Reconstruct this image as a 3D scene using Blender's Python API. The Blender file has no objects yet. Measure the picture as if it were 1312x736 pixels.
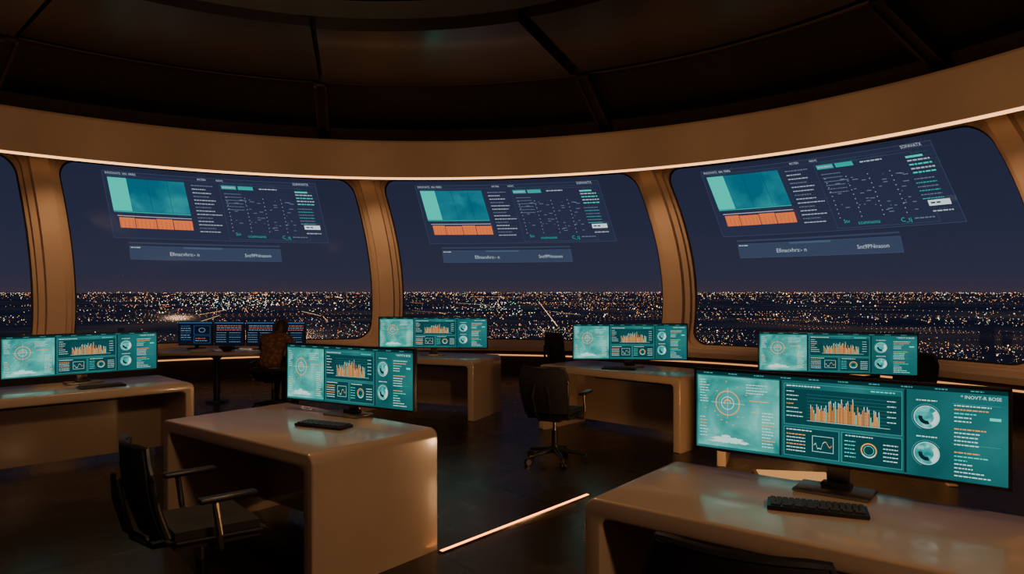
import bpy, bmesh, math, random
from mathutils import Vector, Matrix, noise
random.seed(7)
sc=bpy.context.scene
COL=sc.collection
CX,CY=-1.7,4.95
rad=math.radians

# ------------------------------------------------------------ materials
def s2l(c):
    return tuple(((x/255)/12.92 if x/255<=0.04045 else ((x/255+0.055)/1.055)**2.4) for x in c)
def pmat(name,col,rough=.5,metal=0.,coat=0.,var=.12,scale=6.,bump=0.,spec=.5,bscale=60):
    m=bpy.data.materials.new(name); m.use_nodes=True
    nt=m.node_tree; b=nt.nodes['Principled BSDF']
    tc=nt.nodes.new('ShaderNodeTexCoord')
    n=nt.nodes.new('ShaderNodeTexNoise'); n.inputs['Scale'].default_value=scale; n.inputs['Detail'].default_value=4
    nt.links.new(tc.outputs['Object'],n.inputs['Vector'])
    mx=nt.nodes.new('ShaderNodeMix'); mx.data_type='RGBA'
    mx.inputs[6].default_value=(*[c*(1-var) for c in col],1); mx.inputs[7].default_value=(*[min(1,c*(1+var)) for c in col],1)
    nt.links.new(n.outputs['Fac'],mx.inputs[0]); nt.links.new(mx.outputs[2],b.inputs['Base Color'])
    mr=nt.nodes.new('ShaderNodeMapRange'); mr.inputs[3].default_value=max(.02,rough*.85); mr.inputs[4].default_value=min(1,rough*1.15)
    nt.links.new(n.outputs['Fac'],mr.inputs[0]); nt.links.new(mr.outputs[0],b.inputs['Roughness'])
    b.inputs['Metallic'].default_value=metal; b.inputs['Coat Weight'].default_value=coat
    b.inputs['Coat Roughness'].default_value=.12; b.inputs['Specular IOR Level'].default_value=spec
    if bump:
        n2=nt.nodes.new('ShaderNodeTexNoise'); n2.inputs['Scale'].default_value=bscale
        nt.links.new(tc.outputs['Object'],n2.inputs['Vector'])
        bp=nt.nodes.new('ShaderNodeBump'); bp.inputs['Strength'].default_value=bump; bp.inputs['Distance'].default_value=.01
        nt.links.new(n2.outputs['Fac'],bp.inputs['Height']); nt.links.new(bp.outputs['Normal'],b.inputs['Normal'])
    return m
def emat(name,rgb,st=1.,sample=False,alpha=1.):
    m=bpy.data.materials.new(name); m.use_nodes=True; nt=m.node_tree
    nt.nodes.clear(); o=nt.nodes.new('ShaderNodeOutputMaterial'); e=nt.nodes.new('ShaderNodeEmission')
    e.inputs['Color'].default_value=(*s2l(rgb),1); e.inputs['Strength'].default_value=st
    if alpha<1:
        t=nt.nodes.new('ShaderNodeBsdfTransparent'); mx=nt.nodes.new('ShaderNodeMixShader'); mx.inputs[0].default_value=alpha
        nt.links.new(t.outputs[0],mx.inputs[1]); nt.links.new(e.outputs[0],mx.inputs[2]); nt.links.new(mx.outputs[0],o.inputs[0])
    else: nt.links.new(e.outputs[0],o.inputs[0])
    m.cycles.emission_sampling='AUTO' if sample else 'NONE'
    return m
def emat_noise(name,c1,c2,c3,st,scale,sample=True,alpha=1.):
    m=emat(name,c1,st,sample,alpha); nt=m.node_tree
    e=[n for n in nt.nodes if n.type=='EMISSION'][0]
    tc=nt.nodes.new('ShaderNodeTexCoord'); n=nt.nodes.new('ShaderNodeTexNoise')
    n.inputs['Scale'].default_value=scale; n.inputs['Detail'].default_value=5; n.inputs['Distortion'].default_value=.6
    nt.links.new(tc.outputs['Object'],n.inputs['Vector'])
    r=nt.nodes.new('ShaderNodeValToRGB'); el=r.color_ramp.elements
    el[0].position=.35; el[0].color=(*s2l(c1),1); el[1].position=.72; el[1].color=(*s2l(c3),1)
    x=el.new(.52); x.color=(*s2l(c2),1)
    nt.links.new(n.outputs['Fac'],r.inputs[0]); nt.links.new(r.outputs[0],e.inputs['Color'])
    return m

M_BEIGE=pmat('warm_beige_shell',(.58,.40,.26),.62,scale=2.5,bump=.05,spec=.3)
M_DESK=pmat('desk_lacquer',(.45,.33,.225),.30,coat=.6,scale=3,bump=.03,bscale=25)
M_DARK=pmat('dark_bronze_gloss',(.010,.0065,.004),.32,coat=.2,scale=1.2)
M_CEIL=pmat('ceiling_black',(.004,.003,.0025),.5,scale=1.5)
M_PANEL=pmat('ceiling_panel_bronze',(.016,.0095,.006),.32,metal=.3,scale=1.0)
M_LEDGE=pmat('ceiling_ledge_bronze',(.036,.021,.013),.40,metal=.3,scale=1.0)
M_LOW=pmat('low_wall_dark',(.030,.021,.017),.5)
M_BLACK=pmat('black_plastic',(.012,.012,.013),.38,scale=20)
M_FAB=pmat('black_mesh_fabric',(.014,.0135,.0135),.7,scale=90,bump=.25,bscale=300)
M_METAL=pmat('brushed_metal',(.34,.28,.22),.32,metal=1,scale=30)
M_SEAM=pmat('dark_seam',(.01,.008,.006),.6)
M_KEY=pmat('keycaps',(.035,.036,.038),.5,scale=30)
M_PAPER=pmat('paper',(.6,.55,.48),.8)
E_LED=emat('led_warm',(255,185,120),2.8,True)
E_LED2=emat('led_floor',(255,150,75),6.0,True)
E_LOW=emat('led_low',(255,170,100),1.0,False)

# ------------------------------------------------------------ mesh builder
class B:
    def __init__(s): s.bm=bmesh.new(); s.mats=[]
    def mi(s,m):
        if m not in s.mats: s.mats.append(m)
        return s.mats.index(m)
    def merge(s,b2,M,m,smooth=True):
        i=s.mi(m)
        for f in b2.faces: f.material_index=i; f.smooth=smooth
        if M is not None: bmesh.ops.transform(b2,matrix=M,verts=b2.verts)
        me=bpy.data.meshes.new('t'); b2.to_mesh(me); b2.free(); s.bm.from_mesh(me); bpy.data.meshes.remove(me)
    def box(s,loc,size,m,bevel=0.,R=None,seg=2):
        b=bmesh.new(); bmesh.ops.create_cube(b,size=1)
        bmesh.ops.scale(b,vec=size,verts=b.verts)
        if bevel: bmesh.ops.bevel(b,geom=b.edges[:],offset=bevel,segments=seg,affect='EDGES',profile=.5)
        M=Matrix.Translation(loc)
        if R is not None: M=M@R
        s.merge(b,M,m)
    def cyl(s,p0,p1,r0,r1,m,seg=20):
        p0=Vector(p0);p1=Vector(p1);d=p1-p0
        b=bmesh.new(); bmesh.ops.create_cone(b,cap_ends=True,segments=seg,radius1=r0,radius2=r1,depth=d.length)
        M=Matrix.Translation((p0+p1)/2)@d.to_track_quat('Z','Y').to_matrix().to_4x4()
        s.merge(b,M,m)
    def sph(s,loc,sc_,m,seg=16,R=None):
        b=bmesh.new(); bmesh.ops.create_uvsphere(b,u_segments=seg,v_segments=seg//2+2,radius=1)
        M=Matrix.Translation(loc)
        if R is not None: M=M@R
        s.merge(b,M@Matrix.Diagonal((*sc_,1)),m)
    def tube(s,pts,r,m,seg=10,closed=False):
        b=bmesh.new(); pts=[Vector(p) for p in pts]; rings=[]; n=len(pts)
        for i,p in enumerate(pts):
            if closed: d=pts[(i+1)%n]-pts[i-1]
            else: d=pts[min(i+1,n-1)]-pts[max(i-1,0)]
            q=d.to_track_quat('Z','Y')
            rings.append([b.verts.new(p+q@Vector((math.cos(2*math.pi*k/seg)*r,math.sin(2*math.pi*k/seg)*r,0))) for k in range(seg)])
        for i in range(n if closed else n-1):
            A=rings[i];C=rings[(i+1)%n]
            for k in range(seg): b.faces.new((A[k],A[(k+1)%seg],C[(k+1)%seg],C[k]))
        if not closed: b.faces.new(rings[0][::-1]); b.faces.new(rings[-1])
        s.merge(b,None,m)
    def prism(s,pts,h,m,M=None,bevel=0.,seg=2):
        b=bmesh.new(); vs=[b.verts.new((x,y,0)) for x,y in pts]; f=b.faces.new(vs)
        r=bmesh.ops.extrude_face_region(b,geom=[f]); 
        bmesh.ops.translate(b,vec=(0,0,h),verts=[v for v in r['geom'] if isinstance(v,bmesh.types.BMVert)])
        bmesh.ops.recalc_face_normals(b,faces=b.faces[:])
        if bevel:
            ed=[e for e in b.edges if abs(e.verts[0].co.z-e.verts[1].co.z)<1e-6]
            bmesh.ops.bevel(b,geom=ed,offset=bevel,segments=seg,affect='EDGES',profile=.5)
        s.merge(b,M,m)
    def revolve(s,prof,m,seg=180,c=(CX,CY),smooth=True,a0=0,a1=360):
        b=bmesh.new(); full=(a1-a0)>=360; n=seg if full else seg+1; cols=[]
        for i in range(n):
            a=rad(a0+(a1-a0)*i/seg)
            cols.append([b.verts.new((c[0]+r*math.sin(a),c[1]+r*math.cos(a),z)) for r,z in prof])
        for i in range(seg):
            A=cols[i];C=cols[(i+1)%n] 
            for k in range(len(prof)-1): b.faces.new((A[k],A[k+1],C[k+1],C[k]))
        s.merge(b,None,m,smooth)
    def obj(s,name,M=None,parent=None,angle=35,recalc=True):
        if recalc: bmesh.ops.recalc_face_normals(s.bm,faces=s.bm.faces[:])
        me=bpy.data.meshes.new(name); s.bm.to_mesh(me); s.bm.free()
        for m in s.mats: me.materials.append(m)
        me.set_sharp_from_angle(angle=rad(angle))
        o=bpy.data.objects.new(name,me); COL.objects.link(o)
        if parent: o.parent=parent
        if M is not None: o.matrix_world=M
        return o
def empty(name,loc=(0,0,0)):
    e=bpy.data.objects.new(name,None); e.location=loc; e.empty_display_size=.2; COL.objects.link(e); return e
def RZ(a): return Matrix.Rotation(a,4,'Z')
def RX(a): return Matrix.Rotation(a,4,'X')
def RY(a): return Matrix.Rotation(a,4,'Y')
def T(*v): return Matrix.Translation(v)

# ------------------------------------------------------------ room shell
def rz(z): return 9.28-.13*(z-1.5)**2
def skew(z): return -2.4*((z-1.3)/2.45)**2 if z>1.3 else -.5*((1.3-z)/.8)**2
def P(a,z,off):
    r=rz(z)-off; t=rad(a+skew(z))
    return Vector((CX+r*math.sin(t),CY+r*math.cos(t),z))
A0=-41.
b=B()
# floor with procedural tiles
m=bpy.data.materials.new('floor_tiles_dark'); m.use_nodes=True; nt=m.node_tree; pb=nt.nodes['Principled BSDF']
tc=nt.nodes.new('ShaderNodeTexCoord'); mp=nt.nodes.new('ShaderNodeMapping'); mp.inputs['Rotation'].default_value=(0,0,rad(-40))
br=nt.nodes.new('ShaderNodeTexBrick'); br.offset=0; br.inputs['Scale'].default_value=1
br.inputs['Brick Width'].default_value=1.2; br.inputs['Row Height'].default_value=1.2; br.inputs['Mortar Size'].default_value=.012
br.inputs['Color1'].default_value=(.020,.018,.016,1); br.inputs['Color2'].default_value=(.026,.022,.019,1); br.inputs['Mortar'].default_value=(.004,.003,.003,1)
nt.links.new(tc.outputs['Object'],mp.inputs[0]); nt.links.new(mp.outputs[0],br.inputs['Vector']); nt.links.new(br.outputs['Color'],pb.inputs['Base Color'])
n=nt.nodes.new('ShaderNodeTexNoise'); n.inputs['Scale'].default_value=3; mr=nt.nodes.new('ShaderNodeMapRange'); mr.inputs[3].default_value=.20; mr.inputs[4].default_value=.38
nt.links.new(tc.outputs['Object'],n.inputs['Vector']); nt.links.new(n.outputs['Fac'],mr.inputs[0]); nt.links.new(mr.outputs[0],pb.inputs['Roughness'])
bp=nt.nodes.new('ShaderNodeBump'); bp.invert=True; bp.inputs['Strength'].default_value=.4; bp.inputs['Distance'].default_value=.01
nt.links.new(br.outputs['Fac'],bp.inputs['Height']); nt.links.new(bp.outputs['Normal'],pb.inputs['Normal'])
b.revolve([(.01,-.2),(9.3,-.2),(9.3,0),(.01,0)],m,90); b.obj('floor')
b=B(); b.revolve([(9.3,.5),(8.95,.5),(8.82,.42),(8.82,.0),(9.3,.0),(9.3,.5)],M_LOW); b.obj('wall_lower')
b=B(); b.revolve([(9.25,.57),(8.64,.56),(8.58,.54),(8.57,.46),(8.62,.43),(9.0,.43)],M_BEIGE); b.obj('trim_1')
b=B(); b.revolve([(8.82,.37),(8.795,.37),(8.795,.345),(8.82,.345)],E_LOW,240); b.obj('trim_2')
# fascia band
b=B(); b.revolve([(8.9,3.95),(8.34,3.80),(8.22,3.70),(8.20,3.715),(8.14,3.715),(8.14,4.36),(8.17,4.40),(8.42,4.41)],M_BEIGE,240)
b.obj('wall_fascia')
b=B(); b.revolve([(8.20,3.712),(8.145,3.712),(8.145,3.682),(8.20,3.682),(8.20,3.712)],E_LED,240); b.obj('trim_led_strip')
# ceiling
b=B()
b.revolve([(8.42,4.40),(8.30,4.64)],M_LEDGE)
b.revolve([(8.30,4.64),(8.2,4.66)],M_SEAM)
b.revolve([(8.2,4.66),(7.05,5.08)],M_CEIL)
b.revolve([(7.05,5.08),(6.98,5.06),(6.9,5.08),(6.9,5.2)],M_DARK)
b.revolve([(6.9,5.2),(4.6,5.3),(4.5,5.5),(.01,5.6)],M_CEIL)
for k in range(10):
    a=-12.5+36.5*k if k<5 else -12.5-35.5*(10-k); t=rad(a)
    def PR(r,z,s=0): return Vector((CX+r*math.sin(t)+s*math.cos(t),CY+r*math.cos(t)-s*math.sin(t),z))
    for s_,w_,mm in ((0,.10,M_CEIL),(-.085,.022,M_LEDGE),(.085,.022,M_LEDGE)):
        bb=bmesh.new(); ring=[]
        dz=0 if mm is M_CEIL else -.03
        for (r,z) in ((8.30,4.47),(6.95,5.02+.0)):
            ring.append([bb.verts.new(PR(r,z+dz,s_-w_)),bb.verts.new(PR(r,z+dz,s_+w_)),bb.verts.new(PR(r,z+.25,s_+w_)),bb.verts.new(PR(r,z+.25,s_-w_))])
        for i in range(4): bb.faces.new((ring[0][i],ring[0][(i+1)%4],ring[1][(i+1)%4],ring[1][i]))
        bb.faces.new(ring[0][::-1]); bb.faces.new(ring[1]); b.merge(bb,None,mm,False)
    bb=bmesh.new()
    rows=[]
    for r,z in ((6.75,5.10),(6.75,5.03),(4.6,5.13),(4.6,5.3)):
        rr=[]
        for i in range(13):
            ga=math.degrees(.06/r)
            aa=rad(a+ga+(36-2*ga)*i/12); rr.append(bb.verts.new((CX+r*math.sin(aa),CY+r*math.cos(aa),z+(.03 if k%2 else 0))))
        rows.append(rr)
    for q in range(3):
        for i in range(12): bb.faces.new((rows[q][i],rows[q][i+1],rows[q+1][i+1],rows[q+1][i]))
    for i in (0,12): bb.faces.new([rows[q][i] for q in range(4)])
    b.merge(bb,None,M_PANEL if k%2 else M_DARK,False)
b.obj('ceiling')

# glass material
gm=bpy.data.materials.new('window_glass'); gm.use_nodes=True; nt=gm.node_tree; nt.nodes.clear()
o=nt.nodes.new('ShaderNodeOutputMaterial'); t=nt.nodes.new('ShaderNodeBsdfTransparent'); g=nt.nodes.new('ShaderNodeBsdfGlossy'); mx=nt.nodes.new('ShaderNodeMixShader')
g.inputs['Roughness'].default_value=.06; t.inputs[0].default_value=(.93,.95,.97,1); mx.inputs[0].default_value=.03
nt.links.new(t.outputs[0],mx.inputs[1]); nt.links.new(g.outputs[0],mx.inputs[2]); nt.links.new(mx.outputs[0],o.inputs[0])

def rr_loop(a0,a1,z0,z1,r,nc=8,ns=12):
    ra=r/ .158; pts=[]
    cs=[((a1-ra),(z1-r),90,0),((a1-ra),(z0+r),0,-90),((a0+ra),(z0+r),-90,-180),((a0+ra),(z1-r),180,90)]
    corner=[]
    for ca,cz,t0,t1 in cs:
        corner.append([(ca+ra*math.cos(rad(t0+(t1-t0)*i/nc)),cz+r*math.sin(rad(t0+(t1-t0)*i/nc))) for i in range(nc+1)])
    for i in range(4):
        pts+=corner[i]; e=corner[i][-1]; f=corner[(i+1)%4][0]
        for k in range(1,ns): pts.append((e[0]+(f[0]-e[0])*k/ns,e[1]+(f[1]-e[1])*k/ns))
    return pts
for k in range(10):
    a0=A0+36*k; a1=a0+36
    par=empty('window_%d'%(k+1),P(a0+18,2.1,0))
    loops=[(0,.5,3.92,.001,.26),(.85,.57,3.84,.12,.26),(.95,.575,3.83,.14,.15),(1.5,.60,3.78,.22,.13),(1.55,.605,3.775,.23,.05),(1.85,.63,3.75,.28,.035),(1.9,.635,3.745,.29,-.08)]
    b=B(); bb=bmesh.new(); L=[]
    for ins,z0,z1,r,off in loops:
        L.append([bb.verts.new(P(a,z,off)) for a,z in rr_loop(a0+ins,a1-ins,z0,z1,r)])
    nn=len(L[0])
    for q in range(len(L)-1):
        for i in range(nn):
            bb.faces.new((L[q][i],L[q][(i+1)%nn],L[q+1][(i+1)%nn],L[q+1][i]))
    b.merge(bb,None,M_BEIGE)
    bb=bmesh.new()
    l1=[bb.verts.new(P(a,z,.0)) for a,z in rr_loop(a0+1.86,a1-1.86,.632,3.748,.28)]
    l2=[bb.verts.new(P(a,z,.0)) for a,z in rr_loop(a0+2.02,a1-2.02,.655,3.725,.27)]
    for i in range(nn): bb.faces.new((l1[i],l1[(i+1)%nn],l2[(i+1)%nn],l2[i]))
    b.merge(bb,None,M_SEAM)
    fo=b.obj('frame',angle=25); fo.parent=par; fo.matrix_parent_inverse=Matrix.Translation(-par.location)
    b=B(); bb=bmesh.new(); g=[[bb.verts.new(P(a0+1.5+33*i/24,.6+3.2*j/14,-.03)) for j in range(15)] for i in range(25)]
    for i in range(24):
        for j in range(14): bb.faces.new((g[i][j],g[i+1][j],g[i+1][j+1],g[i][j+1]))
    b.merge(bb,None,gm); go=b.obj('glass'); go.parent=par; go.matrix_parent_inverse=Matrix.Translation(-par.location)

# ------------------------------------------------------------ 2D canvas
_tc={}
def tmesh(s):
    if s in _tc: return _tc[s]
    cu=bpy.data.curves.new('t','FONT'); cu.body=s; cu.size=1; cu.resolution_u=2
    ob=bpy.data.objects.new('t',cu); COL.objects.link(ob); bpy.context.view_layer.update()
    me=bpy.data.meshes.new_from_object(ob.evaluated_get(bpy.context.evaluated_depsgraph_get()))
    bpy.data.objects.remove(ob); bpy.data.curves.remove(cu); _tc[s]=me; return me
class Canvas:
    """2D drawing, x right, y down; stored as flat geometry z=layer"""
    def __init__(s): s.b=B(); s.z=0
    def rect(s,x0,y0,x1,y1,m,l=1,nx=1):
        bb=bmesh.new()
        for i in range(nx):
            xa=x0+(x1-x0)*i/nx; xb=x0+(x1-x0)*(i+1)/nx
            bb.faces.new([bb.verts.new(v) for v in ((xa,-y1,l),(xb,-y1,l),(xb,-y0,l),(xa,-y0,l))])
        s.b.merge(bb,None,m,False)
    def frame(s,x0,y0,x1,y1,w,m,l=2,nx=1):
        s.rect(x0,y0,x1,y0+w,m,l,nx); s.rect(x0,y1-w,x1,y1,m,l,nx); s.rect(x0,y0,x0+w,y1,m,l); s.rect(x1-w,y0,x1,y1,m,l)
    def ring(s,cx,cy,r,w,m,l=2,a0=0,a1=360,n=40):
        bb=bmesh.new()
        p=[(math.cos(rad(a0+(a1-a0)*i/n)),math.sin(rad(a0+(a1-a0)*i/n))) for i in range(n+1)]
        for i in range(n):
            bb.faces.new([bb.verts.new(v) for v in ((cx+p[i][0]*r,-cy+p[i][1]*r,l),(cx+p[i+1][0]*r,-cy+p[i+1][1]*r,l),(cx+p[i+1][0]*(r-w),-cy+p[i+1][1]*(r-w),l),(cx+p[i][0]*(r-w),-cy+p[i][1]*(r-w),l))])
        s.b.merge(bb,None,m,False)
    def text(s,x,y,size,st,m,l=3,sx=1.):
        bb=bmesh.new(); bb.from_mesh(tmesh(st))
        s.b.merge(bb,Matrix.Translation((x,-y,l))@Matrix.Diagonal((size*sx,size,1,1)),m,False)
    def words(s,x,y,w,h,m,l=3,gap=.25):
        cx=x
        while cx<x+w:
            ww=random.uniform(1.2,4.)*h; ww=min(ww,x+w-cx)
            if ww>h*.4: s.rect(cx,y,cx+ww,y+h,m,l)
            cx+=ww+h*.7
    def poly(s,pts,m,l=2):
        bb=bmesh.new(); bb.faces.new([bb.verts.new((x,-y,l)) for x,y in pts]); s.b.merge(bb,None,m,False)
    def mesh(s,name):
        me=bpy.data.meshes.new(name); s.b.bm.to_mesh(me); return me,s.b.mats

# monitor UI colours
U_BASE=emat_noise('ui_base',(15,76,79),(26,100,100),(50,132,128),1.25,1.6)
U_MAP=emat_noise('ui_map',(26,112,108),(62,160,150),(132,206,190),1.4,5.)
U_HDR=emat('ui_header',(10,52,55),1.)
U_SUB=emat('ui_subpanel',(12,64,68),1.15)
U_LINE=emat('ui_line',(74,155,150),1.15)
U_ORG=emat('ui_orange',(235,150,70),1.4)
U_OR2=emat('ui_orange_dim',(200,130,65),1.2)
U_WHT=emat('ui_white',(190,228,220),1.3)
U_TEAL=emat('ui_teal',(70,210,190),1.4)
U_GLB=emat_noise('ui_globe',(26,120,122),(60,165,160),(150,215,206),1.3,22.,False)
U_CLD=emat('ui_cloud',(200,236,226),1.2)
U_DK=emat('ui_dark',(8,42,46),1.)

def build_ui():
    c=Canvas(); W=3.4
    c.rect(0,0,W,1,U_BASE,0)
    c.rect(0,0,W,.045,U_HDR,1)
    c.rect(.02,.06,1.07,.97,U_MAP,1)
    c.rect(1.075,.05,1.10,.98,U_DK,1); c.rect(2.44,.05,2.465,.98,U_DK,1)
    for i in range(1,6): c.rect(.02,.06+.15*i,1.07,.063+.15*i,U_LINE,2)
    cx,cy=.42,.40
    c.ring(cx,cy,.16,.012,U_ORG,3); c.ring(cx,cy,.125,.025,U_LINE,3,20,300); c.ring(cx,cy,.085,.008,U_WHT,3); c.ring(cx,cy,.20,.005,U_LINE,3,120,380)
    c.ring(cx,cy,.05,.016,U_ORG,3,0,200); c.rect(cx-.22,cy-.002,cx+.22,cy+.002,U_WHT,3); c.rect(cx-.002,cy-.20,cx+.002,cy+.20,U_WHT,3)
    for (x,y,w,h) in ((.42,.87,.24,.03),(.32,.90,.16,.02),(.55,.895,.17,.02),(.4,.83,.07,.018),(.28,.855,.05,.012)):
        n=40; c.poly([(x+w*math.cos(2*math.pi*i/n)*random.uniform(.7,1.05),y+h*math.sin(2*math.pi*i/n)*random.uniform(.5,1.3)) for i in range(n)],U_CLD,2)
    for i in range(9): c.words(.05,.11+.035*i,random.uniform(.07,.16),.010,U_WHT)
    for i in range(7): c.words(.05,.60+.04*i,random.uniform(.05,.12),.010,U_ORG if i in(1,2) else U_WHT)
    for i in range(12): c.words(.86,.48+.038*i,random.uniform(.1,.17),.012,U_ORG if i%5==4 else U_WHT)
    for i in range(4): c.words(.66,.14+.035*i,random.uniform(.1,.3),.010,U_WHT)
    c.frame(.68,.30,.98,.42,.005,U_LINE); c.words(.70,.34,.24,.012,U_ORG)
    for i in range(16):
        a=random.random()*6.28; r=random.uniform(.2,.36); c.rect(cx+r*math.cos(a),cy+r*.8*math.sin(a),cx+r*math.cos(a)+.018,cy+r*.8*math.sin(a)+.010,U_ORG,3)
    c.rect(1.135,.14,2.415,.575,U_SUB,1)
    c.frame(1.13,.08,2.42,.58,.005,U_LINE,2)
    c.words(1.16,.10,.4,.014,U_WHT); c.words(2.1,.10,.25,.014,U_TEAL)
    for i in range(7): c.words(1.16,.17+.05*i,random.uniform(.08,.2),.010,U_ORG if i==3 else U_WHT)
    nb=44
    for i in range(nb):
        x=1.44+.76*i/nb; h=.07+.13*math.exp(-((i-20)/13)**2)+random.uniform(-.04,.09)
        c.rect(x,.51-h,x+.76/nb*.62,.51,random.choice((U_ORG,U_ORG,U_OR2,U_OR2,U_ORG,U_TEAL)) if i>2 else U_OR2,3)
        if random.random()<.35: c.rect(x,.51-h-.04,x+.007,.51-h,U_WHT,3)
    c.rect(1.40,.515,2.3,.519,U_WHT,3)
    for i in range(8): c.rect(1.40,.2+.04*i,2.3,.2015+.04*i,U_LINE,2)
    for i in range(5): c.words(2.27,.2+.06*i,.09,.010,U_WHT)
    c.frame(1.13,.61,1.76,.96,.005,U_LINE,2); c.frame(1.79,.61,2.42,.96,.005,U_LINE,2)
    c.rect(1.135,.615,1.755,.955,U_SUB,1); c.rect(1.795,.615,2.415,.955,U_SUB,1)
    c.words(1.16,.635,.3,.012,U_WHT); c.words(1.83,.635,.3,.012,U_WHT)
    c.frame(1.46,.69,1.70,.88,.005,U_WHT,3)
    pts=[(1.48+.20*i/10,.79+random.uniform(-.05,.05)) for i in range(11)]
    for p,q in zip(pts,pts[1:]): c.poly([(p[0],p[1]),(q[0],q[1]),(q[0],q[1]+.010),(p[0],p[1]+.010)],U_ORG if q[0]>1.6 else U_WHT,3)
    for i in range(6): c.words(1.16,.69+.04*i,.22,.011,U_WHT if i%3 else U_ORG)
    c.ring(2.08,.79,.085,.014,U_ORG,3,-30,210); c.ring(2.08,.79,.085,.014,U_WHT,3,210,330); c.ring(2.08,.79,.055,.005,U_TEAL,3)
    for i in range(5): c.words(2.23,.70+.045*i,.15,.011,U_WHT); c.words(1.82,.70+.045*i,.12,.011,U_TEAL)
    for gy in (.34,.74):
        c.ring(2.66,gy,.115,.115,U_GLB,2); c.ring(2.66,gy,.125,.008,U_WHT,3); c.ring(2.66,gy,.145,.005,U_LINE,3,30,250)
        c.ring(2.66,gy,.115,.045,U_CLD,3,-60,40); c.ring(2.66,gy,.08,.04,U_DK,3,170,290)
        c.words(2.56,gy-.19,.2,.012,U_WHT)
    for i in range(19):
        y=.18+.042*i
        if i in (5,11): continue
        c.words(2.92,y,random.uniform(.1,.36),.012,U_ORG if i in (1,6,12) else (U_TEAL if i in(2,13,14) else U_WHT))
    c.rect(2.90,.165,3.34,.168,U_LINE,2); c.rect(2.90,.60,3.34,.603,U_LINE,2)
    c.rect(3.24,.29,3.34,.32,U_TEAL,3)
    c.text(2.98,.105,.050,'* INOVT-R BOSE',U_WHT,4)
    for i in range(10): c.words(.1+.33*i,.015,.12,.012,U_LINE)
    return c.mesh('ui')
UI,UIM=build_ui()

def put_ui(b,ui,mats,M):
    idx=[b.mi(m) for m in mats]
    bb=bmesh.new(); bb.from_mesh(ui)
    for f in bb.faces: f.material_index=idx[f.material_index]
    bmesh.ops.transform(bb,matrix=M,verts=bb.verts)
    me=bpy.data.meshes.new('t'); bb.to_mesh(me); bb.free(); b.bm.from_mesh(me); bpy.data.meshes.remove(me)

def monitor(cx,cy,ang,w,h,zb,zdesk=.7505):
    """screen centre in plan, ang = screen x direction, viewer on local -y side"""
    b=B(); e=.012
    z0=zb-zdesk
    b.box((0,.018,z0+h/2),(w+2*e,.03,h+2*e),M_BLACK,.006)
    b.box((0,.05,z0+h/2),(w*.55,.05,h*.6),M_BLACK,.02)
    b.box((0,.085,(z0+h*.45)/2),(.09,.025,z0+h*.45),M_METAL,.006)
    b.box((0,.02,.007),(.30,.18,.014),M_METAL,.006)
    b.box((0,.06,.022),(.12,.06,.02),M_BLACK,.006)
    for s_ in (-1,1): b.box((s_*(w/2+e*.5),.001,z0+h/2),(e,.008,h+2*e),M_BLACK,.002)
    for s_ in (0,1): b.box((0,.001,z0+(h+e*.5 if s_ else -e*.5)),(w+2*e,.008,e),M_BLACK,.002)
    M=Matrix.Translation((-w/2,0.002,z0+h))@RX(math.pi/2)@Matrix.Diagonal((w/3.4,h,.0007,1))
    put_ui(b,UI,UIM,M)
    return b.obj('computer_monitor',T(cx,cy,zdesk)@RZ(ang),recalc=False)

# ------------------------------------------------------------ desks
def desk(ox,oy,dx,dy,L,W,H=.75,th=.08,r=.06):
    b=B(); a=math.atan2(dy,dx)
    n=8; out=[(0,0)]
    out+=[(r-r*math.cos(rad(90*i/n)),H-r+r*math.sin(rad(90*i/n))) for i in range(n+1)]
    out+=[(L-r+r*math.sin(rad(90*i/n)),H-r+r*math.cos(rad(90*i/n))) for i in range(n+1)]
    out+=[(L,0),(L-th,0)]
    ri=.04
    out+=[(L-th-ri+ri*math.cos(rad(90*i/n)),H-th-ri+ri*math.sin(rad(90*i/n))) for i in range(n+1)]
    out+=[(th+ri-ri*math.sin(rad(90*i/n)),H-th-ri+ri*math.cos(rad(90*i/n))) for i in range(n+1)]
    out+=[(th,0)]
    M=Matrix(((1,0,0,0),(0,0,-1,W),(0,1,0,0),(0,0,0,1)))
    b.prism(out,W,M_DESK,M,bevel=.012,seg=3)
    b.box((L/2,W*.80,(H-th)/2+.03),(L-2*th+.004,.03,H-th-.06),M_DESK,.004)
    b.box((L/2,W*.66,H-th-.05),(L*.5,.12,.07),M_LOW,.01)
    return b.obj('desk',T(ox,oy,0)@RZ(a))

def keyboard(cx,cy,ang,z=.7505,w=.36,d=.13):
    b=B(); b.box((0,0,.009),(w,d,.018),M_BLACK,.005)
    for j in range(5):
        n=15 if j<4 else 8
        for i in range(n):
            kw=(w-.02)/n
            b.box((-w/2+.01+kw*(i+.5),d/2-.018-j*(d-.03)/4.4,.021),(kw*.84,.018,.008),M_KEY,.002,seg=1)
    return b.obj('keyboard',T(cx,cy,z)@RZ(ang))

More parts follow.
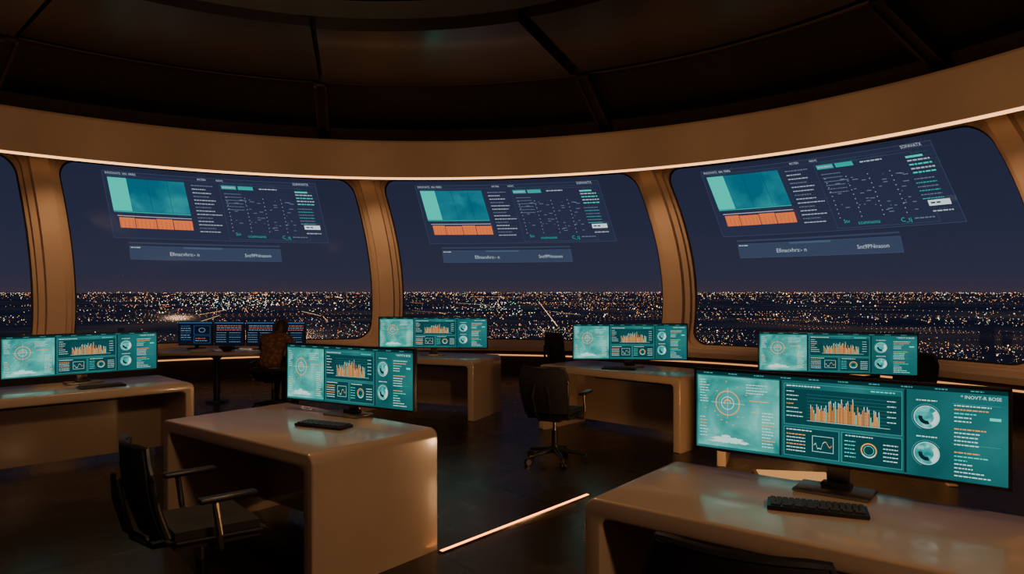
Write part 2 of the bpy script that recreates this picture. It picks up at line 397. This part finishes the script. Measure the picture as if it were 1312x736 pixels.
desk(.297,2.91,.79,-.615,1.75,.80)
desk(-2.32,4.66,.78,-.625,1.65,.92)
desk(-4.31,5.21,.71,.70,1.9,.85)
desk(-2.04,9.26,.92,-.39,1.7,.85)
desk(.31,8.14,.73,-.68,1.83,.80)
desk(1.865,6.40,.93,-.36,1.9,.85)
desk(4.05,5.15,.5,-.87,1.8,.85)
def ang(dx,dy): return math.atan2(dy,dx)
monitor(1.35,2.95,ang(.80,-.60),1.20,.355,.872)
monitor(-1.13,4.79,ang(.87,-.50),1.14,.385,.83)
monitor(-3.945,6.475,ang(.71,.70),1.25,.36,.84)
monitor(-1.045,9.28,ang(1,-.06),1.43,.39,.855)
monitor(1.32,7.87,ang(1,-.05),1.26,.39,.835)
monitor(3.05,6.62,ang(.93,-.30),1.36,.37,.83)
keyboard(1.18,2.72,ang(.93,-.36))
keyboard(-1.18,4.40,ang(.9,-.42))
keyboard(-3.62,6.2,ang(.71,.70))
keyboard(1.16,7.62,ang(.9,-.3))
keyboard(2.45,6.5,ang(.93,-.36))

# ------------------------------------------------------------ chairs
def chair(x,y,face,sz=1.,bh=.42):
    b=B()
    for k in range(5):
        a=2*math.pi*k/5+.3; c,s=math.cos(a),math.sin(a)
        b.cyl((c*.03,s*.03,.115),(c*.30,s*.30,.075),.028,.016,M_BLACK,10)
        b.cyl((c*.30,s*.30,.08),(c*.30,s*.30,.05),.010,.010,M_METAL,8)
        for o in (-.014,.014):
            b.cyl((c*.30-s*o-s*.009,s*.30+c*o+c*.009,.028),(c*.30-s*o+s*.009,s*.30+c*o-c*.009,.028),.028,.028,M_BLACK,14)
    b.cyl((0,0,.085),(0,0,.15),.045,.038,M_BLACK,16)
    b.cyl((0,0,.13),(0,0,.30),.028,.028,M_BLACK,16); b.cyl((0,0,.28),(0,0,.42),.018,.018,M_METAL,14)
    b.box((0,0,.415),(.20,.24,.04),M_BLACK,.012)
    bb=bmesh.new(); bmesh.ops.create_cube(bb,size=1); bmesh.ops.scale(bb,vec=(.50,.48,.085),verts=bb.verts)
    bmesh.ops.bevel(bb,geom=bb.edges[:],offset=.04,segments=4,affect='EDGES')
    for v in bb.verts:
        if v.co.y>.1: v.co.z-=(v.co.y-.1)**2*1.2
        v.co.x*=1-.12*max(0,-v.co.y)
    b.merge(bb,T(0,.02,.475),M_FAB)
    nx,nz=10,12
    bb=bmesh.new(); F=[];Bk=[]
    for j in range(nz+1):
        v=j/nz; z=.50+bh*v; hw=.235-.03*(1-v)**2-.035*max(0,v-.75)/.25
        rf=[];rb=[]
        for i in range(nx+1):
            u=-1+2*i/nx; yy=-.235-.09*v+.04*math.sin(v*math.pi*1.1)*-.5+.045*u*u
            rf.append(bb.verts.new((u*hw,yy,z))); rb.append(bb.verts.new((u*hw,yy-.045,z)))
        F.append(rf);Bk.append(rb)
    for j in range(nz):
        for i in range(nx):
            bb.faces.new((F[j][i],F[j][i+1],F[j+1][i+1],F[j+1][i])); bb.faces.new((Bk[j][i],Bk[j+1][i],Bk[j+1][i+1],Bk[j][i+1]))
        for i in (0,nx): bb.faces.new((F[j][i],F[j+1][i],Bk[j+1][i],Bk[j][i]))
    for j in (0,nz):
        for i in range(nx): bb.faces.new((F[j][i],F[j][i+1],Bk[j][i+1],Bk[j][i]))
    bmesh.ops.recalc_face_normals(bb,faces=bb.faces[:])
    b.merge(bb,None,M_FAB)
    pts=[]
    for j in range(nz+1):
        v=j/nz; hw=.235-.03*(1-v)**2-.035*max(0,v-.75)/.25; pts.append((hw,-.235-.09*v-.02*math.sin(v*math.pi*1.1)+.045-.022,.50+bh*v))
    top=[(u/6*.19,-.349+.045*(u/6)**2,.505+bh) for u in range(5,-6,-1)]
    b.tube(pts+top+[(-x_,y_,z_) for x_,y_,z_ in pts[::-1]],.016,M_BLACK,8)
    q=bh/.42
    for s_ in (-1,1):
        b.tube([(s_*.06,-.05,.42),(s_*.06,-.24,.43),(s_*.07,-.33,.50),(s_*.08,-.375,.50+.16*q),(s_*.06,-.385,.50+.28*q)],.013,M_BLACK,8)
        b.tube([(s_*.16,.0,.425),(s_*.29,.0,.435),(s_*.305,-.01,.50),(s_*.305,-.03,.655)],.015,M_METAL,8)
        b.box((s_*.30,.03,.672),(.06,.27,.028),M_BLACK,.012)
    return b.obj('office_chair',T(x,y,0)@RZ(math.atan2(-face[0],face[1]))@Matrix.Scale(sz,4))
chair(-1.52,3.44,(.76,.65),.97)
chair(.40,6.60,(.40,.92),.98)
chair(.72,2.02,(.50,.86),1.03)
chair(-3.20,9.42,(-.10,1),.95,.12)
chair(.86,9.35,(.8,.3),1.13)
chair(4.05,7.35,(-.9,-.5))

# ------------------------------------------------------------ back table, screens
b=B()
def stadium(x0,x1,y0,y1,r,n=8):
    p=[]
    for cx,cy,t in ((x1-r,y1-r,0),(x0+r,y1-r,90),(x0+r,y0+r,180),(x1-r,y0+r,270)):
        p+=[(cx+r*math.cos(rad(t+90*i/n)),cy+r*math.sin(rad(t+90*i/n))) for i in range(n+1)]
    return p
b.prism(stadium(-1.05,1.05,-.38,.45,.12),.05,M_DESK,T(0,0,.69),bevel=.015,seg=2)
for px in (-.30,.70):
    b.cyl((px,-.05,.03),(px,-.05,.69),.045,.045,M_BLACK,20); b.cyl((px,-.05,.0),(px,-.05,.03),.17,.15,M_BLACK,28); b.cyl((px,-.05,.62),(px,-.05,.69),.05,.13,M_BLACK,24)
b.obj('pedestal_table',T(-3.95,10.15,0)@RZ(rad(-3)))
E_D1=emat('dark_screen_blue',(14,20,34),1.); E_D2=emat('dark_screen_text',(110,140,170),1.); E_D3=emat('dark_screen_orange',(200,95,65),1.); E_D4=emat('dark_screen_blueline',(40,90,140),1.)
b=B(); ws=(.53,.46,.44,.44); xx=-.96
for k,w_ in enumerate(ws):
    cx_=xx+w_/2; xx+=w_+.02
    b.box((cx_,.02,.225),(w_,.03,.36),M_BLACK,.006)
    b.box((cx_,.05,.11),(.05,.03,.20),M_BLACK,.004); b.box((cx_,.03,.006),(.22,.16,.012),M_BLACK,.004)
    c=Canvas(); c.rect(0,0,1,1,E_D1,0); c.rect(0,0,1,.05,E_D4,1)
    if k==0:
        for i in range(7): c.words(.06,.16+.1*i,.3,.03,E_D2 if i%3 else E_D4)
        c.frame(.45,.15,.95,.55,.012,E_D4); c.frame(.45,.6,.95,.93,.012,E_D4); c.ring(.7,.35,.10,.02,E_D2,3); c.words(.5,.7,.3,.03,E_D3); c.words(.5,.8,.35,.03,E_D2)
    else:
        for i in range(3): c.words(.05+.02*k,.14+.09*i,.85,.035,E_D3 if (i+k)%2 else E_D2)
        for i in range(5): c.words(.05,.45+.1*i,.35,.022,E_D2); c.words(.5,.45+.1*i,.4,.022,E_D4 if i%2 else E_D2)
    ui,mm=c.mesh('s'); put_ui(b,ui,mm,T(cx_-w_/2+.012,.003,.225+.168)@RX(math.pi/2)@Matrix.Diagonal((w_-.024,.336,.0007,1)))
b.obj('monitor_array',T(-4.02,10.42,.7405)@RZ(rad(-3)),recalc=False)
b=B()
for i in range(6): b.box((random.uniform(-.05,.05),random.uniform(-.04,.04),.002+.004*i),(.21,.297,.004),M_PAPER,0,RZ(random.uniform(-.4,.4)))
b.obj('paper_stack',T(-4.42,9.98,.7405))
b=B(); b.cyl((0,0,0),(0,0,.05),.05,.09,M_BLACK,24); b.box((0,0,.06),(.22,.05,.035),M_BLACK,.012); b.obj('desk_phone',T(-4.05,9.98,.7405))

# ------------------------------------------------------------ projected window displays
H_BG=emat('holo_bg',(60,80,115),1.,alpha=.09); H_BG2=emat('holo_bg2',(95,122,160),1.,alpha=.18)
H_LN=emat('holo_line',(110,140,180),.8,alpha=.28); H_TX=emat('holo_text',(200,212,225),1.,alpha=.8); H_DIM=emat('holo_textdim',(130,145,170),.9,alpha=.7)
H_TL=emat('holo_teal',(0,205,182),1.25); H_T2=emat_noise('holo_heat',(8,98,118),(16,122,136),(44,160,160),1.1,1.6,False,.96)
H_TD=emat('holo_teald',(25,180,172),1.05,alpha=.9); H_OR=emat('holo_orange',(232,112,50),1.25); H_GR=emat('holo_grid',(14,60,86),.9); H_WB=emat('holo_whitebox',(225,235,240),1.2)
emh=emat('holo_orange_dark',(150,70,42),1.)
def build_holo():
    c=Canvas(); W=3.4; N=24
    c.rect(0,0,W,1,H_BG,0,N); c.frame(0,0,W,1,.005,H_LN,1,N); c.rect(0,.055,W,.058,H_LN,1,N)
    c.text(.04,.045,.045,'INOOVATS  HH. FRIRS',H_TX); c.text(1.42,.045,.04,'IRCTEN',H_TX); c.text(1.72,.045,.04,'NOVC',H_TX); c.text(3.0,.045,.055,'SOFAVATX',H_TX,3)
    c.rect(.06,.09,.33,.58,H_TL,2,2); c.rect(.33,.09,1.20,.58,H_T2,2,6)
    for i in range(1,8): c.rect(.33,.09+.06*i,1.20,.0925+.06*i,H_GR,3,6)
    for i in range(1,3): c.rect(.33+.3*i,.09,.334+.3*i,.58,H_GR,3)
    c.rect(.06,.585,1.20,.60,H_TD,3,6)
    for i,(a,w) in enumerate(((.12,.22),(.35,.30),(.66,.24),(.91,.29))):
        c.rect(a,.68+.01*(i%2),a+w,.84,H_OR,2,2)
    for i in range(18): c.rect(.13+.06*i,.72,.134+.06*i,.84,emh,3)
    c.rect(.10,.65,1.20,.66,H_TX,2,6)
    for i in range(14): c.words(1.30,.12+.056*i,random.uniform(.2,.42),.013,H_TX if i%3 else H_DIM)
    c.frame(1.75,.09,3.1,.97,.004,H_LN,2,10)
    c.rect(1.78,.10,2.02,.155,H_TD,3); c.rect(2.05,.10,2.3,.155,H_TD,3); c.words(1.8,.12,.2,.015,H_TX,4); c.words(2.4,.12,.3,.016,H_TX,4)
    for i in range(6): c.words(1.80,.22+.05*i,.28,.010,H_DIM)
    for j in range(4):
        for i in range(10): c.rect(1.82+.3*j,.28+.06*i,1.832+.3*j,.29+.06*i,H_TX,3)
    for i in range(40): 
        x=random.uniform(1.9,2.9);y=random.uniform(.3,.8); c.rect(x,y,x+random.uniform(.01,.08),y+.010,H_DIM,3)
    c.text(1.86,.90,.07,'Stv',H_TD); c.text(2.05,.93,.07,'ccunnuons',H_TD); c.text(2.62,.94,.08,'C_tj',H_TD); c.words(2.8,.9,.25,.015,H_DIM)
    c.rect(3.0,.14,3.22,.165,H_TL,3)
    for i in range(4): c.words(3.0,.19+.05*i,.3,.017,H_TL if i in(1,3) else H_TX)
    for i in range(6): c.words(2.98,.42+.05*i,.26,.012,H_TD if i%2 else H_DIM)
    c.rect(3.03,.70,3.30,.77,H_WB,3,2); c.words(3.06,.725,.12,.02,H_GR,4); c.words(3.05,.83,.25,.016,H_TX)
    c.rect(.20,1.06,2.55,1.085,H_BG2,1,16); c.rect(.20,1.12,2.55,1.34,H_BG2,1,16); c.rect(1.0,1.12,1.6,1.15,H_LN,2,5); c.frame(.20,1.12,2.55,1.34,.004,H_LN,2,16)
    c.words(.22,1.14,.14,.015,H_TX); c.text(.78,1.27,.085,'Efinacvhrs:- n',H_TX,3); c.text(1.95,1.265,.08,'Snt9PNnason',H_TX,3)
    return c.mesh('holo')
HU,HM=build_holo()
def holo(bay):
    bb=bmesh.new(); bb.from_mesh(HU)
    bmesh.ops.triangulate(bb,faces=[f for f in bb.faces if len(f.verts)>4])
    for v in bb.verts:
        u,y,l=v.co; a=A0+36*bay+6.0+u/3.4*23.5; z=3.64+y*1.10
        v.co=P(a,z,.05+.004*l)
    me=bpy.data.meshes.new('projected_display'); bb.to_mesh(me); bb.free()
    for m in HM: me.materials.append(m)
    o=bpy.data.objects.new('projected_display',me); COL.objects.link(o)
for k in (0,1,2): holo(k)

# floor LED strip
b=B(); d=Vector((.993,1.16,0)).normalized(); p0=Vector((-.44,4.29,0)); p1=Vector((.60,5.50,0)); c_=(p0+p1)/2
b.box((c_.x,c_.y,.004),((p1-p0).length,.04,.008),M_METAL,.002,RZ(math.atan2(d.y,d.x))); b.box((c_.x,c_.y,.009),((p1-p0).length-.02,.022,.004),E_LED2,0,RZ(math.atan2(d.y,d.x)))
b.obj('floor_led_strip')
b=B(); b.box((0,0,.03),(.62,.34,.06),M_METAL,.01); b.box((0,0,.062),(.56,.28,.008),emat('lightbox',(215,150,88),1.,True),.002)
b.obj('floor_light_box',T(2.35,5.85,0)@RZ(rad(-10)))

# ------------------------------------------------------------ seated person
M_RUST=bpy.data.materials.new('rust_patterned_knit'); M_RUST.use_nodes=True; nt=M_RUST.node_tree; pb=nt.nodes['Principled BSDF']
tc=nt.nodes.new('ShaderNodeTexCoord'); v=nt.nodes.new('ShaderNodeTexVoronoi'); v.inputs['Scale'].default_value=20; r=nt.nodes.new('ShaderNodeValToRGB')
r.color_ramp.elements[0].color=(.34,.15,.08,1); r.color_ramp.elements[1].color=(.13,.055,.035,1); r.color_ramp.elements[1].position=.6
nt.links.new(tc.outputs['Object'],v.inputs['Vector']); nt.links.new(v.outputs['Distance'],r.inputs[0]); nt.links.new(r.outputs[0],pb.inputs['Base Color']); pb.inputs['Roughness'].default_value=.85
M_SKIN=pmat('skin',(.42,.24,.16),.5); M_HAIR=pmat('hair_dark',(.035,.018,.011),.5,scale=60,bump=.4,bscale=80); M_PANTS=pmat('dark_trousers',(.02,.018,.02),.8)
def skin_obj(name,verts,edges,radii,m,parent,sub=2,root=0):
    me=bpy.data.meshes.new(name); me.from_pydata([Vector(v) for v in verts],edges,[]); o=bpy.data.objects.new(name,me); COL.objects.link(o)
    me.materials.append(m); sk=o.modifiers.new('Skin','SKIN'); sk.use_smooth_shade=True
    for i,rr in enumerate(radii):
        rr=rr if isinstance(rr,tuple) else (rr,rr); me.skin_vertices[0].data[i].radius=rr
        me.skin_vertices[0].data[i].use_root=(i==root)
    s=o.modifiers.new('Sub','SUBSURF'); s.levels=sub; s.render_levels=sub
    o.parent=parent; return o
pp=empty('seated_person')
V=[(0,-.08,.56),(0,-.05,.72),(0,.02,.84),(0,.10,.95),(0,.16,1.02),(0,.21,1.07),
   (-.17,.11,.98),(-.25,.20,.82),(-.17,.42,.80),(.17,.11,.98),(.25,.20,.82),(.17,.42,.80)]
Ed=[(0,1),(1,2),(2,3),(3,4),(4,5),(3,6),(6,7),(7,8),(3,9),(9,10),(10,11)]
skin_obj('torso_and_sleeves',V,Ed,[(.19,.13),(.16,.11),(.17,.11),(.15,.10),(.07,.07),(.055,.055),.065,.052,.035,.065,.052,.035],M_RUST,pp)
V=[(0,-.05,.575),(-.10,.02,.575),(-.13,.40,.55),(-.13,.36,.12),(-.13,.48,.05),(.10,.02,.575),(.13,.40,.55),(.13,.36,.12),(.13,.48,.05)]
skin_obj('legs',V,[(0,1),(1,2),(2,3),(3,4),(0,5),(5,6),(6,7),(7,8)],[.13,.10,.065,.045,.04,.10,.065,.045,.04],M_PANTS,pp)
for s_ in (-1,1):
    V=[(s_*.165,.41,.80),(s_*.155,.47,.792)];E_=[(0,1)];R_=[.026,.030]
    for f in range(4):
        x0=s_*(.125+.02*f); l=(.058,.068,.062,.048)[f]
        i=len(V); V+=[(x0,.51,.79),(x0,.51+l*.5,.792),(x0,.51+l,.778)]; E_+=[(1,i),(i,i+1),(i+1,i+2)]; R_+=[.011,.009,.008]
    i=len(V); V+=[(s_*.12,.47,.785),(s_*.10,.50,.780)]; E_+=[(1,i),(i,i+1)]; R_+=[.012,.009]
    skin_obj('hand_left' if s_<0 else 'hand_right',V,E_,R_,M_SKIN,pp,1,1)
b=B(); HR=RX(rad(-28))
bb=bmesh.new(); bmesh.ops.create_uvsphere(bb,u_segments=24,v_segments=18,radius=1)
for v in bb.verts:
    x,y,z=v.co; 
    if z<0: x*=1-.28*(-z); y*=1-.12*(-z)
    if y>0: y*=.94
    v.co=(x*.078,y*.098,z*.115)
b.merge(bb,None,M_SKIN)
b.cyl((0,.088,.01),(0,.112,-.025),.008,.016,M_SKIN,10); b.sph((0,.108,-.03),(.016,.013,.012),M_SKIN,10)
b.sph((0,.090,-.062),(.025,.008,.008),pmat('lips',(.35,.12,.10),.5),10)
for s_ in (-1,1):
    b.sph((s_*.03,.083,.005),(.013,.010,.008),M_PAPER,10); b.sph((s_*.03,.091,.005),(.006,.004,.006),M_BLACK,8); b.sph((s_*.078,-.005,-.01),(.010,.020,.032),M_SKIN,10)
    b.sph((s_*.03,.086,.026),(.02,.006,.004),M_HAIR,8)
bb=bmesh.new(); bmesh.ops.create_uvsphere(bb,u_segments=28,v_segments=20,radius=1)
for v in bb.verts:
    x,y,z=v.co
    if y>.15 and z<.55: y=.15+(y-.15)*.1; x*=.9
    if z<-.1 and y<.3: z*=1.55; x*=1.02-.12*max(0,-z-.8)
    v.co=(x*.092,y*.112-.012,z*.118+.012)
b.merge(bb,None,M_HAIR)
h=b.obj('head',T(0,.28,1.10)@HR); h.parent=pp
pp.matrix_world=T(-3.20,9.38,-.02)@RZ(rad(-8))

# ------------------------------------------------------------ city outside
Hh=150.
b=B(); bb=bmesh.new(); bmesh.ops.create_circle(bb,cap_ends=True,segments=96,radius=70000)
gmat=emat_noise('night_ground',(14,17,32),(24,26,40),(50,42,42),1.,.0009,False)  # ground emits by itself; faint golden city glow painted into the noise colours
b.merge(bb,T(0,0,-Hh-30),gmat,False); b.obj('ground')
cols=[emat('city_orange',(255,165,90),2.6),emat('city_warm',(255,210,150),3.4),emat('city_white',(240,240,250),3.8),emat('city_teal',(140,230,200),2.2),emat('city_red',(255,90,60),2.),emat('city_dim',(185,140,100),1.2)]
V=[];Fc=[];MI=[]
def light(x,y,s,mi,z=None):
    z=-Hh+s+3 if z is None else z; i=len(V)
    V.extend([(x-s,y,z),(x+s,y,z),(x,y-s,z),(x,y+s,z),(x,y,z-s),(x,y,z+s)])
    for f in ((0,2,5),(2,1,5),(1,3,5),(3,0,5),(2,0,4),(1,2,4),(3,1,4),(0,3,4)):
        Fc.append(tuple(i+k for k in f)); MI.append(mi)
cnt=0
while cnt<10500:
    dy=2.2+92*random.random()**2.1; d=Hh*900/dy; a=rad(random.uniform(-62,62))
    x=d*math.sin(a);y=d*math.cos(a)
    nz=noise.noise(Vector((x/1600,y/1600,0)))+.6*noise.noise(Vector((x/420,y/420,3)))
    if random.random()>.16+1.7*nz+(.35 if dy<12 else 0): continue
    px=random.choice((.22,.28,.33,.38,.45,.55)) if random.random()<.965 else .9
    if dy<12: px*=.8
    light(x,y,d/900*px,random.choices(range(6),(34,24,10,6,4,28))[0]); cnt+=1
for k in range(190):
    dy=random.uniform(5,75); d=Hh*900/dy; a=rad(random.uniform(-50,50)); x=d*math.sin(a);y=d*math.cos(a); t=random.choice((.35,1.92))+random.uniform(-.15,.15)
    n=random.randint(10,34); st=d*.008; mi=random.choice((0,0,1,5,1))
    for i in range(n): light(x+math.cos(t)*st*i,y+math.sin(t)*st*i,d/900*.26,mi)
for i in range(46):
    f=i/45; d=Hh*900/(14+32*f); tx=(690-656+24*f)/900; light(tx*d,d,d/900*(.3+.2*f),1 if i%3 else 0)
for i in range(230):
    dy=random.gauss(15,4.); dy=max(5,dy); d=Hh*900/dy; tx=(random.gauss(295,60)-656)/900; light(tx*d,d,d/900*random.uniform(.3,.65),random.choice((1,2,1,3)))
for i in range(110):
    dy=max(6,random.gauss(22,7.)); d=Hh*900/dy; tx=(random.gauss(635,26)-656)/900; light(tx*d,d,d/900*random.uniform(.3,.65),random.choice((1,2,3)))
me=bpy.data.meshes.new('city_lights'); me.from_pydata(V,[],Fc)
for m in cols: me.materials.append(m)
me.polygons.foreach_set('material_index',MI)
COL.objects.link(bpy.data.objects.new('city_lights',me))
b=B(); M_BLD=emat('building_night',(18,20,32),1.)
for i in range(60):
    dy=random.uniform(35,95); d=Hh*900/dy; a=rad(random.uniform(-45,45)); hh=random.uniform(8,26); w_=random.uniform(10,26)
    b.box((d*math.sin(a),d*math.cos(a),-Hh-30+hh/2),(w_,w_,hh),M_BLD,0)
for x_,d,hh,w_ in ((1271,1500,115,7),(1290,1900,70,16),(1262,2000,80,20)):
    tx=(x_-656)/900; b.box((tx*d,d,-Hh-30+hh/2),(w_,w_,hh),M_BLD,0)
b.obj('city_buildings')

# world
w=bpy.data.worlds.new('night_sky'); sc.world=w; w.use_nodes=True; nt=w.node_tree
bg=nt.nodes['Background']; tc=nt.nodes.new('ShaderNodeTexCoord'); sp=nt.nodes.new('ShaderNodeSeparateXYZ'); r=nt.nodes.new('ShaderNodeValToRGB')
nt.links.new(tc.outputs['Generated'],sp.inputs[0]); nt.links.new(sp.outputs['Z'],r.inputs[0]); nt.links.new(r.outputs[0],bg.inputs['Color'])
el=r.color_ramp.elements; el[0].position=0; el[0].color=(*s2l((60,53,66)),1); el[1].position=.5; el[1].color=(*s2l((32,33,48)),1)
x=el.new(.02); x.color=(*s2l((49,50,70)),1); x=el.new(.12); x.color=(*s2l((42,45,67)),1)
bg.inputs['Strength'].default_value=1.

# ------------------------------------------------------------ lamps
def lamp(name,typ,loc,energy,col=(1,.61,.34),size=.3,target=None,**kw):
    l=bpy.data.lights.new(name,typ); l.energy=energy; l.color=col
    if typ=='AREA': l.size=size; l.shape='DISK'
    else: l.shadow_soft_size=size
    for k,v in kw.items(): setattr(l,k,v)
    o=bpy.data.objects.new(name,l); COL.objects.link(o); o.location=loc
    if target: o.rotation_euler=(Vector(target)-Vector(loc)).to_track_quat('-Z','Y').to_euler()
    return o
lamp('centre_fill','POINT',(CX,CY,4.0),135,size=.4)  # unseen point light added to brighten the fascia and the desks
lamp('ceiling_spotlight','SPOT',(2.6,-.6,3.9),330,size=.25,target=(-.5,4.1,.3),spot_size=rad(55),spot_blend=.7)
lamp('floor_lamp','POINT',(2.05,5.2,.35),50,col=(1,.55,.24),size=.12)
for k in range(12):
    t=rad(-75+15*k)
    lamp('band_fill','SPOT',(CX+4.2*math.sin(t),CY+4.2*math.cos(t),4.6),40+k*1.5,size=.5,target=(CX+8.2*math.sin(t),CY+8.2*math.cos(t),3.75),spot_size=rad(58),spot_blend=1.)  # unseen spots added to lighten the fascia band, no fixtures modelled
for k in range(4):
    a=A0+36*k; p=P(a,3.4,1.5); q=P(a,1.8,.2)
    lamp('mullion_fill','SPOT',p,80,size=.08,target=q,spot_size=rad(80),spot_blend=.9)  # free-hanging spots added to brighten the mullions beyond the LED strip

# camera
cam=bpy.data.cameras.new('camera'); co=bpy.data.objects.new('camera',cam); COL.objects.link(co)
co.location=(0,0,1.6); co.rotation_euler=(rad(90),0,0); cam.sensor_width=36; cam.lens=900/1312*36; cam.shift_y=5/1312
cam.clip_start=.05; cam.clip_end=100000; sc.camera=co
